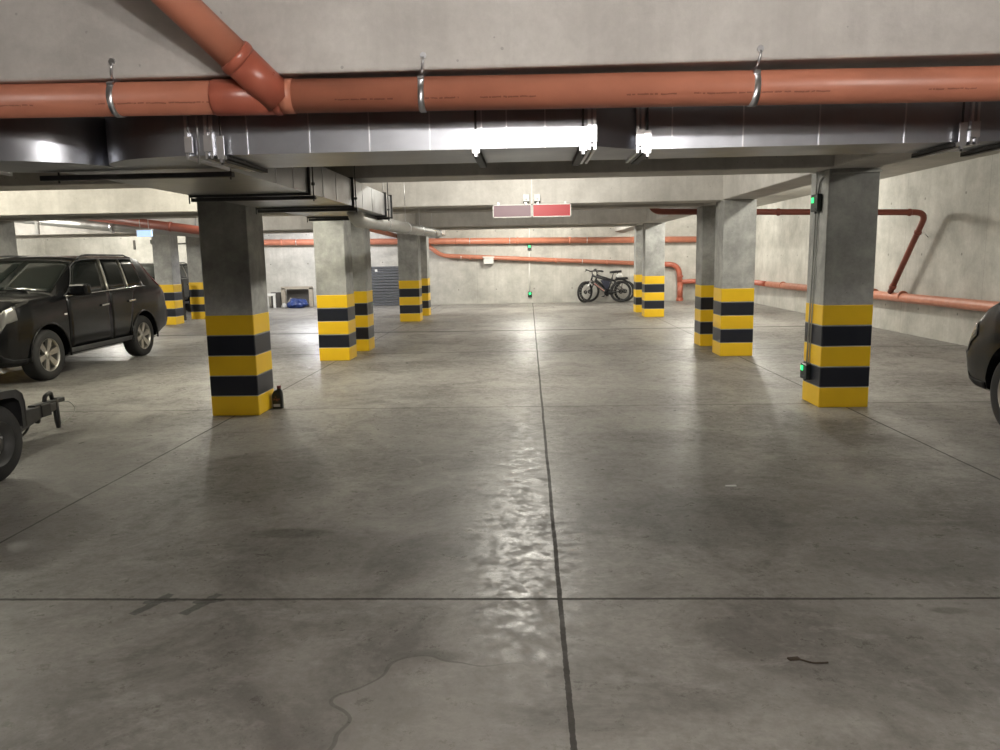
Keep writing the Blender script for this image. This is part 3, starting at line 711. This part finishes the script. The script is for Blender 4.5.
def make_car(name, T_, paint, label, detail=True):
    root = thing(name, label, 'car', (0, 0, 0))
    L, W0 = T_['L'], T_['W']
    def sec(s):
        w = lerp_tab(W0, s); zb = lerp_tab(T_['zb'], s); ze = lerp_tab(T_['zbelt'], s); zr = lerp_tab(T_['zr'], s); wr = lerp_tab(T_['wr_'], s); cr_ = lerp_tab(T_['crown'], s)
        zb = min(zb, ze-.12)
        P = [(0, zb), (w*.80, zb), (w*.955, zb+.05), (w*.985, zb+.14), (w, (zb+ze)*.5+.06), (w*.985, ze-.05), (w*.962, ze)]
        m6 = ((w*.962+wr)*.5+.012, (ze+zr)*.5)
        P += [m6, (wr, zr), (wr*.82, zr+cr_*.55), (wr*.42, zr+cr_*.92), (0, zr+cr_)]
        return P       # 12 points: belt = 6, mid glass = 7, roof edge = 8, centre = 11
    def pt(s, u, side=1, off=0.):
        def raw(s_, u_):
            P = sec(s_); i = max(0, min(len(P)-2, int(u_))); f = u_-i
            return Vector((s_, P[i][0]*(1-f)+P[i+1][0]*f, P[i][1]*(1-f)+P[i+1][1]*f))
        p = raw(s, u)
        if off:
            du = raw(s, u+.02)-raw(s, u-.02) if u > .02 else Vector((0, 1, 0)); ds = raw(s+.01, u)-raw(s-.01, u)
            n_ = ds.cross(du)
            if n_.length > 1e-12:
                n_.normalize()
                if (u > 8 and n_.z < 0) or (u <= 8 and n_.y < 0): n_ = -n_
                p = p+n_*off
        return Vector((p.x, p.y*side, p.z))
    # local frame: x = distance back from the nose, y = car's left... +y is the visible side
    st = sorted(set([round(q[0], 3) for k in ('W', 'zb', 'zbelt', 'zr', 'wr_') for q in T_[k]]+[round(L*i/48, 3) for i in range(49)]))
    st = [s for s in st if 0 <= s <= L]
    rows = []
    for s in st:
        P = sec(s); full = [(s, -y, z) for y, z in P[::-1]]+[(s, y, z) for y, z in P[1:]]
        rows.append(full[:-1]+[full[-1]])
    m = MB(); n = len(rows[0])
    vs = [p for r_ in rows for p in r_]; fs = []
    for i in range(len(rows)-1):
        for j in range(n):
            k = (j+1) % n; fs.append((i*n+j, i*n+k, (i+1)*n+k, (i+1)*n+j))
    fs.append(list(range(n))[::-1]); fs.append([(len(rows)-1)*n+j for j in range(n)])
    m.add(vs, fs, True)
    body = m.build('body', paint, root, weld=True, auto=27)
    cut = MB()
    for sx in T_['wheels']:
        for sd in (1, -1):
            cut.lathe([(0, .50*sd), (T_['wr']+.075, .50*sd), (T_['wr']+.075, 1.2*sd), (0, 1.2*sd)], (sx, 0, T_['wr']), 'y', 32)
    co_ = cut.build('cutter', 'trim', weld=True)
    md = body.modifiers.new('arch', 'BOOLEAN'); md.operation = 'DIFFERENCE'; md.object = co_; md.solver = 'EXACT'
    dg = bpy.context.evaluated_depsgraph_get()
    nm_ = bpy.data.meshes.new_from_object(body.evaluated_get(dg)); body.modifiers.clear()
    b_ = bmesh.new(); b_.from_mesh(nm_)
    for e_ in b_.edges: e_.smooth = not (len(e_.link_faces) != 2 or e_.calc_face_angle(0) > R(27))
    for f_ in b_.faces: f_.smooth = True
    b_.to_mesh(nm_); b_.free()
    body.data = nm_; bpy.data.objects.remove(co_)
    def patch(name, mat, s0, s1, u0, u1, side=1, off=.006, ns=8, nu=6, f0=None, f1=None, parent=root):
        m = MB(); rows = []
        for i in range(ns+1):
            row = []
            for j in range(nu+1):
                b_ = j/nu; u = u0+(u1-u0)*b_
                a0 = s0+(f0 or 0)*b_; a1 = s1+(f1 or 0)*b_
                row.append(pt(a0+(a1-a0)*i/ns, u, side, off))
            rows.append(row)
        m.grid(rows); o = m.build(name, mat, parent, solid=.004); return o
    def strip(name, mat, pts, r, parent=root): return MB().tube(pts, r, 8).build(name, mat, parent)
    for side in (1, -1):
        patch('front_side_window', 'glass', 1.27, 2.32, 6.06, 7.88, side, f0=.46, f1=.13)
        patch('rear_side_window', 'glass', 2.42, 2.93, 6.06, 7.88, side, f0=.12, f1=.10)
        patch('quarter_window', 'glass', 2.99, 3.46, 6.06, 7.88, side, f0=.10, f1=.0)
        patch('front_door', paint, 1.27, 2.37, 2.98, 5.95, side, .003, ns=10)
        patch('rear_door', paint, 2.38, 2.88, 2.98, 5.95, side, .003, ns=10, f0=0, f1=.34)
        patch('sill_trim', 'steel_grey', 1.25, 2.93, 2.2, 2.95, side, .012)
        patch('headlight', 'headlens', .05, .25, 4.55, 6.3, side, .007, f0=-.0, f1=-.03)
        patch('tail_light', 'redlens', 4.03, 4.16, 6.1, 8.1, side, .007, f0=-.24, f1=-.27)
        patch('bumper_trim', 'trim', .02, .40, 1.2, 2.6, side, .006)
        patch('mud_flap', 'trim', 3.80, 3.82, 1.0, 2.5, side, .02)
        h = strip('window_trim', 'chrome', [pt(1.27+i*.222, 6.0, side, .010) for i in range(11)], .009)
        strip('window_frame', paint if not detail else 'steel_grey', [pt(1.24+.47*b_/7, 6.05+1.88*b_/7, side, .010) for b_ in range(8)]+[pt(1.86+i*.18, 7.95, side, .010) for i in range(10)], .008)
        strip('door_pillar', 'alloy' if detail else paint, [pt(2.36+.125*b_/5, 6.05+1.85*b_/5, side, .006) for b_ in range(6)], .022)
        strip('door_pillar', 'alloy' if detail else paint, [pt(2.955+.10*b_/5, 6.05+1.85*b_/5, side, .006) for b_ in range(6)], .014)
        strip('roof_rail', 'steel_grey', [pt(2.0, 8.25, side, .01)]+[pt(2.14+i*.13, 8.3, side, .045) for i in range(10)]+[pt(3.52, 8.25, side, .005)], .014)
        for s_ in (2.19, 2.98):
            p = pt(s_, 4.55, side, .022)
            m = MB().obox(p, (.10, 0, 0.006), (0, .010, 0), (0, 0, .014)); m.build('door_handle', 'chrome', root, bevel=.006)
        # wheel arch flares
        for sx in T_['wheels'] if detail else ():
            pts = []
            for k in range(19):
                a_ = R(-8+196*k/18); x_ = sx+math.cos(a_)*(T_['wr']+.085); z_ = T_['wr']+math.sin(a_)*(T_['wr']+.085)
                pts.append(Vector((x_, side*(lerp_tab(W0, x_)-.004), max(z_, .27))))
            strip('wheel_arch_trim', paint, pts, .015)
        # mirror
        p = pt(1.38, 6.0, side, .0)
        m = MB().obox((p.x-.02, p.y+side*.175, p.z+.085), (.055, side*.012, 0), (0, side*.125, .004), (-.012, 0, .078))
        m.build('side_mirror', paint, root, bevel=.028)
        MB().obox((p.x-.0, p.y+side*.045, p.z+.03), (.04, 0, 0), (0, .05, .01), (0, 0, .018)).build('mirror_arm', paint, root)
        q = pt(1.20, 4.4, side, .010)
        MB().obox(q, (.028, 0, 0), (0, .006, 0), (0, 0, .011)).build('side_indicator', 'white', root, bevel=.004)
    patch('windscreen', 'windscreen', 1.08, 1.77, 8.10, 11.0, 1, .006, f0=-.02)
    patch('windscreen', 'windscreen', 1.08, 1.77, 8.10, 11.0, -1, .006, f0=-.02)
    patch('rear_window', 'glass', 3.77, 4.06, 8.1, 11, 1, .006); patch('rear_window', 'glass', 3.77, 4.06, 8.1, 11, -1, .006)
    for side in (1, -1): strip('wiper', 'trim', [pt(1.05, 10.9 if side > 0 else 9.6, side, .012), pt(1.11, 8.8 if side > 0 else 10.6, side, .016)], .008)
    gz = .70
    m = MB().box(.012, .05, -.34, .34, .62, .80); m.build('grille', 'trim', root, bevel=.02)
    m = MB()
    for k in range(4): m.box(.004, .02, -.32, .32, .64+.042*k, .648+.042*k)
    m.build('grille_bars', 'chrome', root)
    for nm_, x_ in (('number_plate', -.012), ('number_plate', L+.002)): MB().box(x_, x_+.012, -.26, .26, .47, .58).build(nm_, 'offwhite', root)
    # wheels
    wr = T_['wr']
    for sx in T_['wheels']:
        for sd in (1, -1):
            w = thing('wheel', '', '', (sx, sd*.0, wr)); del w['label']; del w['category']; w.parent = root
            yo = sd*(.835); c = (sx, yo-sd*.11, wr)
            prof = [(wr-.115, -.10), (wr-.05, -.115), (wr-.012, -.10), (wr, -.075), (wr, .075), (wr-.012, .10), (wr-.05, .115), (wr-.115, .10)]
            MB().lathe(prof, c, 'y', 40).build('tyre', 'tyre', w)
            m = MB().lathe([(wr-.112, .10*sd), (wr-.125, .098*sd), (wr-.128, .06*sd), (wr-.14, -.08*sd)], c, 'y', 36)
            m.lathe([(0, .082*sd), (.055, .078*sd), (.062, .06*sd), (.062, .02*sd), (0, .02*sd)], c, 'y', 24)
            for k in range(6):
                a_ = 2*PI*k/6+.26
                d_ = Vector((math.cos(a_), 0, math.sin(a_))); tn = Vector((-math.sin(a_), 0, math.cos(a_)))
                c_ = Vector(c)
                i0, o0 = c_+d_*.045+Vector((0, sd*.072, 0)), c_+d_*(wr-.120)+Vector((0, sd*.088, 0))
                vs = []
                for q_, wd in ((i0, .030), (o0, .043)):
                    for sg in (-1, 1):
                        for dp in (0, -.035): vs.append(q_+tn*wd*sg+Vector((0, sd*dp, 0)))
                m.add(vs, [(0, 1, 3, 2), (4, 6, 7, 5), (0, 4, 5, 1), (2, 3, 7, 6), (0, 2, 6, 4), (1, 5, 7, 3)])
            m.build('rim', 'alloy', w)
            MB().lathe([(0, -.03*sd), (wr-.13, -.03*sd), (wr-.13, -.05*sd), (0, -.05*sd)], c, 'y', 24).build('brake_disc', 'steel_dark', w)
    return root
car = make_car('suv', SUV, 'carpaint', 'black SUV with six-spoke alloy wheels parked at the left')
# local x = back from nose -> world +Y ; local +y -> world +X
car.location = (-7.205, 9.06, 0); car.rotation_euler = (0, 0, R(90))
# visible side is local -y after a +90 turn, so mirror-symmetric body is fine
c3 = copy_tree(car); c3.location = (-11.35, 20.6, 0); c3.scale = (.95, 1, .93)
c3.name = 'hatchback'; c3['label'] = 'dark car mostly hidden between the SUV tail and a striped pillar'
HB = dict(SUV, L=4.42)
HB.update(wr_=[(0, .56), (.04, .65), (.12, .72), (.3, .765), (.5, .785), (1.0, .795), (1.22, .785), (1.96, .655), (2.4, .64), (3.5, .63), (3.78, .63), (4.16, .72), (4.27, .76), (4.36, .74), (4.42, .65)], zb=[(0, .52), (.02, .46), (.10, .31), (.18, .27), (.5, .26), (3.8, .26), (4.1, .36), (4.42, .48)],
          zbelt=[(0, .645), (.05, .655), (.10, .69), (.14, .80), (.22, .88), (.35, .97), (.5, 1.03), (1.3, 1.08), (1.5, 1.085), (3.5, 1.15), (4.1, 1.14), (4.25, 1.08), (4.36, .82), (4.42, .72)],
          zr=[(0, .655), (.05, .665), (.10, .72), (.14, .83), (.22, .91), (.35, 1.01), (.5, 1.07), (1.24, 1.15), (1.30, 1.165), (2.03, 1.555), (2.14, 1.59), (2.4, 1.605), (3.55, 1.60), (3.72, 1.575), (4.14, 1.19), (4.25, 1.09), (4.36, .83), (4.42, .73)],
          W=[(0, .745), (.03, .785), (.10, .81), (.25, .825), (.5, .845), (.8, .86), (1.2, .865), (3.4, .865), (3.9, .845), (4.2, .80), (4.34, .74), (4.42, .60)])
car2 = make_car('hatchback', HB, 'carpaint_dark', 'dark car cut off by the right edge of the photo, bumper showing', detail=False)
car2.location = (4.72, 7.05, 0); car2.rotation_euler = (0, 0, R(-90))

# ------------------------------------------------------------------ trailer
t = thing('car_trailer', 'small dark car trailer with mudguard and tow hitch, cut off by the left edge', 'trailer', (-4.47, 5.0, 0))
wc = Vector((-3.86, 5.10, .275))
def trailer_wheel(cx, sd):
    w = MB().lathe([(.16, -.09), (.25, -.085), (.272, -.06), (.275, 0), (.272, .06), (.25, .085), (.16, .09)], (cx, 5.10, .275), 'x', 36).build('tyre', 'tyre', t)
    m = MB().lathe([(.168, .085*sd), (.155, .088*sd), (.150, .03*sd), (.105, .012*sd), (.095, .05*sd), (.05, .055*sd), (.045, .085*sd), (0, .085*sd)], (cx, 5.10, .275), 'x', 30)
    m.build('rim', 'rim_grey', t)
    m = MB()
    for k in range(4): m.lathe([(0, .06*sd), (.012, .06*sd), (.012, .045*sd), (0, .045*sd)], (cx, 5.10+.075*math.cos(k*PI/2+.4), .275+.075*math.sin(k*PI/2+.4)), 'x', 8)
    m.build('wheel_bolts', 'zinc', t)
trailer_wheel(-3.81, 1); trailer_wheel(-5.10, -1)
for cx, sd in ((-3.81, 1), (-5.10, -1)):
    prof = [(5.395, .34), (5.395, .52), (5.375, .585), (5.32, .62), (5.20, .63), (4.95, .63), (4.83, .60), (4.76, .52), (4.74, .30)]
    m = MB(); m.grid([[(cx-.10, y_, z_) for y_, z_ in prof], [(cx+.10, y_, z_) for y_, z_ in prof]], False)
    m.build('mudguard', 'steel_dark', t, solid=.012)
    m = MB(); m.add([(cx+.094*sd, y_, z_) for y_, z_ in prof]+[(cx+.094*sd, 5.1+(y_-5.1)*.86, .275+(z_-.275)*.86 if z_ > .3 else .19) for y_, z_ in prof], [(i, i+1, i+10, i+9) for i in range(8)])
    m.build('mudguard_lip', 'steel_dark', t, solid=.006)
m = MB(); X0, X1, Ya, Yb = -4.97, -3.99, 3.6, 5.46
m.box(X0, X1, Ya, Yb, .40, .43)
for q in ((X0, X1, Ya, Ya+.02), (X0, X1, Yb-.02, Yb), (X0, X0+.02, Ya, Yb), (X1-.02, X1, Ya, Yb)): m.box(q[0], q[1], q[2], q[3], .43, .62)
m.build('bed', 'steel_grey', t)
MB().tube([(-5.05, 5.10, .275), (-3.9, 5.10, .275)], .03, 12).build('axle', 'steel_dark', t)
m = MB()
m.prism([(5.30, .16), (5.30, .42), (6.35, .262), (6.85, .252), (6.85, .18), (6.62, .145), (6.35, .085), (5.9, .06)], -4.49, -4.41, 'x')
m.build('drawbar', 'steel_grey', t, bevel=.006)
MB().box(-4.50, -4.40, 6.62, 6.76, .15, .265).box(-4.485, -4.415, 6.55, 7.0, .235, .275).build('coupling', 'steel_dark', t, bevel=.008)
MB().tube(bend([(-4.45, 6.74, .262), (-4.45, 6.755, .325), (-4.45, 6.845, .345), (-4.45, 6.86, .27)], .025), .019, 8).build('coupling_handle', 'steel_dark', t)
MB().tube([(-4.44, 6.88, .285), (-4.44, 6.89, .06), (-4.44, 6.895, .0)], [.028, .026, .020], 12).build('prop_stand', 'steel_dark', t)
MB().lathe([(0, -.012), (.03, -.012), (.03, .012), (0, .012)], (-4.46, 6.63, .125), 'x', 14).build('jockey_wheel', 'tyre', t)
MB().tube(bend([(-4.45, 6.92, .24), (-4.42, 7.08, .22), (-4.40, 7.14, .12), (-4.42, 7.02, .05), (-4.44, 6.92, .035)], .06), .0045, 6).build('breakaway_cable', 'conduit', t)
MB().tube(bend([(-4.44, 6.5, .14), (-4.43, 6.42, .06), (-4.43, 6.25, .02), (-4.43, 6.05, .05)], .06), .010, 8).build('wiring_cable', 'tyre', t)

# ------------------------------------------------------------------ bicycles
def make_bike(frame_mat, stripe, bag, label, loc, rz, lean, steer):
    t = thing('bicycle', label, 'bicycle', (0, 0, 0), 'bicycles leaning at the far wall')
    wr = .345; xr, xf = 0., 1.14
    def wheel(cx, name, rot=0.):
        w = bpy.data.objects.new(name, None); COL.objects.link(w); w.location = (cx, 0, wr); w.parent = t
        N = 36; ring = lambda rad, off=0.: [(cx+rad*math.cos(2*PI*k/N), off, wr+rad*math.sin(2*PI*k/N)) for k in range(N)]
        MB().tube(ring(wr-.032), .033, 10, closed=True).build('tyre', 'tyre', w)
        MB().tube(ring(wr-.066), .012, 8, closed=True).build('rim', 'bikeblack', w)
        m = MB().tube([(cx, -.05, wr), (cx, .05, wr)], .022, 12)
        m.build('hub', 'bikeblack', w)
        m = MB()
        for k in range(16):
            a_ = 2*PI*k/16; m.tube([(cx+.02*math.cos(a_+.9), .02 if k % 2 else -.02, wr+.02*math.sin(a_+.9)), (cx+(wr-.06)*math.cos(a_), 0, wr+(wr-.06)*math.sin(a_))], .0028, 4)
        m.build('spokes', 'spoke', w)
        MB().lathe([(.035, -.002), (.07, -.002), (.07, .002), (.035, .002)], (cx, .035, wr), 'y', 20).build('brake_disc', 'bikeblack', w)
        w.rotation_euler = (0, 0, rot)
        return w
    wheel(xr, 'rear_wheel'); wheel(xf, 'front_wheel', steer)
    bb = Vector((.43, 0, .30)); seat = Vector((.27, 0, .80)); head_t = Vector((.90, 0, .86)); head_b = Vector((.945, 0, .70)); ra = Vector((0, 0, wr))
    m = MB().tube([bb, head_b], .046, 12); m.tube([bb, seat], .026, 10); m.tube([seat-Vector((-.04, 0, .13)), head_t], .032, 12)
    m.tube([head_t+Vector((-.012, 0, .05)), head_b], .028, 12)
    for s_ in (-1, 1):
        m.tube([bb+Vector((0, s_*.04, 0)), ra+Vector((0, s_*.06, 0))], .012, 8); m.tube([seat-Vector((-.05, 0, .15)), ra+Vector((0, s_*.06, 0))], .011, 8)
    m.build('frame', frame_mat, t)
    m = MB()
    for s_ in (-1, 1): m.obox((bb+head_b)*.5+Vector((0, s_*.045, .0)), (head_b-bb)*.33, (0, .003, 0), Vector((-.4, 0, .52))*.032)
    m.build('frame_stripe', stripe, t)
    if bag: MB().obox((bb+head_b)*.5+Vector((0, .049, .0)), (head_b-bb)*.30, (0, .003, 0), Vector((-.4, 0, .52))*.012).build('frame_stripe', 'bikered', t)
    m = MB()
    fa = Vector((xf, 0, wr))
    for s_ in (-1, 1): m.tube([head_b+Vector((.02, s_*.05, -.02)), fa+Vector((-.01, s_*.06, 0))], .017, 10)
    m.obox(head_b+Vector((.01, 0, -.01)), (.03, 0, 0), (0, .075, 0), (0, 0, .02))
    m.build('fork', 'bikeblack' if not bag else 'spoke', t)
    cs, sn = math.cos(steer), math.sin(steer)
    hb = head_t+Vector((.02, 0, .14))
    def hbp(x, y, z): return hb+Vector((x*cs-y*sn, x*sn+y*cs, z))
    m = MB().tube([head_t, hb], .016, 10).tube(bend([hbp(-.08, -.33, .02), hbp(.04, -.15, .03), hbp(.06, 0, 0), hbp(.04, .15, .03), hbp(-.08, .33, .02)], .06), .019, 8)
    m.build('handlebar', 'bikeblack', t)
    for s_ in (-1, 1):
        MB().tube([hbp(-.10, s_*.35, .02), hbp(-.03, s_*.25, .027)], .027, 10).build('grip', 'tyre', t)
        MB().tube([hbp(.0, s_*.22, .03), hbp(.06, s_*.26, -.03)], .008, 6).build('brake_lever', 'bikeblack', t)
    MB().tube([seat-Vector((-.02, 0, .05)), seat+Vector((-.035, 0, .14))], .015, 10).build('seat_post', 'bikeblack', t)
    m = MB(); rows = []
    sc_ = seat+Vector((-.03, 0, .17))
    for k in range(9):
        f = k/8; x_ = -.12+.24*f; w_ = .075*(1-f)**.8+.022; h_ = .042
        rows.append([(sc_.x+x_, sc_.y+w_*math.cos(2*PI*j/10), sc_.z+h_*math.sin(2*PI*j/10)*(.7 if math.sin(2*PI*j/10) < 0 else 1)-.03*f+.01) for j in range(11)])
    m.grid(rows); m.add(rows[0][:-1], [list(range(10))]); m.add(rows[-1][:-1], [list(range(10))])
    m.build('saddle', 'bikeblack', t)
    m = MB().lathe([(0, -.07), (.085, -.07), (.09, -.064), (.085, -.058), (0, -.058)], bb, 'y', 24)
    m.tube([bb+Vector((0, -.08, 0)), bb+Vector((.12, -.085, -.12))], .011, 8).tube([bb+Vector((0, .08, 0)), bb+Vector((-.12, .085, .12))], .011, 8).tube([bb+Vector((0, -.09, 0)), bb+Vector((0, .09, 0))], .02, 10)
    m.build('crank', 'bikeblack', t)
    for s_ in (-1, 1): MB().obox(bb+Vector((s_*.12, -s_*.13, -s_*.12)), (.045, 0, 0), (0, .05, 0), (0, 0, .012)).build('pedal', 'bikeblack', t)
    if bag:
        m = MB()
        for s_ in (-1, 1): m.tube([(0, s_*.07, wr), (-.08, s_*.07, .73), (.2, s_*.06, .74)], .007, 6)
        m.box(-.24, .20, -.07, .07, .73, .745)
        m.build('rear_rack', 'bikeblack', t)
        MB().box(-.22, .16, -.10, .10, .75, .80).build('rack_bag', 'bikeblack', t, bevel=.02)
        lb = lumpy('white_pouch', 'white', (.04, 0, .80), (.10, .07, .075), '', '', 8.); lb.parent = t
        del lb['label']; del lb['category']
        m = MB().tube([(wr*1.13*math.cos(R(a_)), 0, wr+wr*1.10*math.sin(R(a_))) for a_ in range(60, 200, 10)], .022, 8); m.build('rear_mudguard', 'bikeblack', t)
        m = MB(); m.prism([(.40, .44), (.34, .70), (.66, .72), (.47, .42)], -.035, .035, 'y'); m.build('frame_bag', 'bikeblue', t, bevel=.015)
    t.rotation_euler = (lean, 0, rz); t.location = loc
    return t
XB = 2.94
make_bike('bikeblack', 'bikeframe', True, 'nearer bicycle at far wall with silver and red stripe and white pouch on rack', (XB, YW-.62, 0.02), R(180), R(-4), R(42))
make_bike('bikeblack', 'bikeblack', False, 'plain black bicycle mostly hidden behind the striped one', (XB+.17, YW-.30, 0.02), R(180), R(-5), R(14))

# ------------------------------------------------------------------ light
def area(name, loc, sx, sy_, power, col=(1, .95, .86), rot=(0, 0, 0)):
    l = bpy.data.lights.new(name, 'AREA'); l.shape = 'RECTANGLE'; l.size = sx; l.size_y = sy_; l.energy = power; l.color = col
    o = bpy.data.objects.new(name, l); COL.objects.link(o); o.location = loc; o.rotation_euler = rot; return o
ZL = 2.74
WARM = (1, .968, .87)
def lamp(name, x, y, power, col=WARM, z=ZL, axis='y', ln=.9):
    for k in (-.5, .5):
        l = bpy.data.lights.new(name, 'POINT'); l.energy = power/2; l.color = col; l.shadow_soft_size = .07
        o = bpy.data.objects.new(name, l); COL.objects.link(o)
        o.location = (x+(k*ln if axis == 'x' else 0), y+(k*ln if axis == 'y' else 0), z)
lamp('lamp_above_viewer', .35, .05, 116, (1, .95, .905), axis='x')
lamp('lamp_aisle', -.1, 9.25, 112)
lamp('lamp_aisle', -.1, 15.4, 40)
lamp('lamp_aisle', 0, 22.6, 240)
lamp('lamp_right_bay', 4.7, 5.6, 26)
lamp('lamp_right_bay', 3.88, 9.8, 48, ln=.6)
lamp('lamp_right_bay', 4.45, 16.9, 200)
lamp('lamp_right_bay', 4.9, 22.8, 100)
lamp('lamp_left_bay', -3.82, 9.8, 85, (1, .96, .80), ln=.6)
lamp('lamp_left_bay', -7.9, 8.9, 140, (1, .96, .80))
lamp('lamp_left_bay', -6.2, 15.6, 60)
lamp('lamp_left_bay', -6.5, 22.8, 220, (.95, .96, 1))
lamp('lamp_left_bay', -12.6, 22.5, 280)
lamp('lamp_left_bay', -12.2, 15.5, 270)
w = bpy.data.worlds.new('world'); S.world = w; w.use_nodes = True
w.node_tree.nodes['Background'].inputs[0].default_value = (.9, .95, 1, 1); w.node_tree.nodes['Background'].inputs[1].default_value = .05

S.view_settings.view_transform = 'Standard'; S.view_settings.look = 'None'; S.view_settings.gamma = 1; S.view_settings.exposure = 1.0
S.view_settings.use_curve_mapping = False
S.cycles.use_denoising = True
S.cycles.max_bounces = 10; S.cycles.diffuse_bounces = 6; S.cycles.glossy_bounces = 4
S.cycles.sample_clamp_indirect = 4.
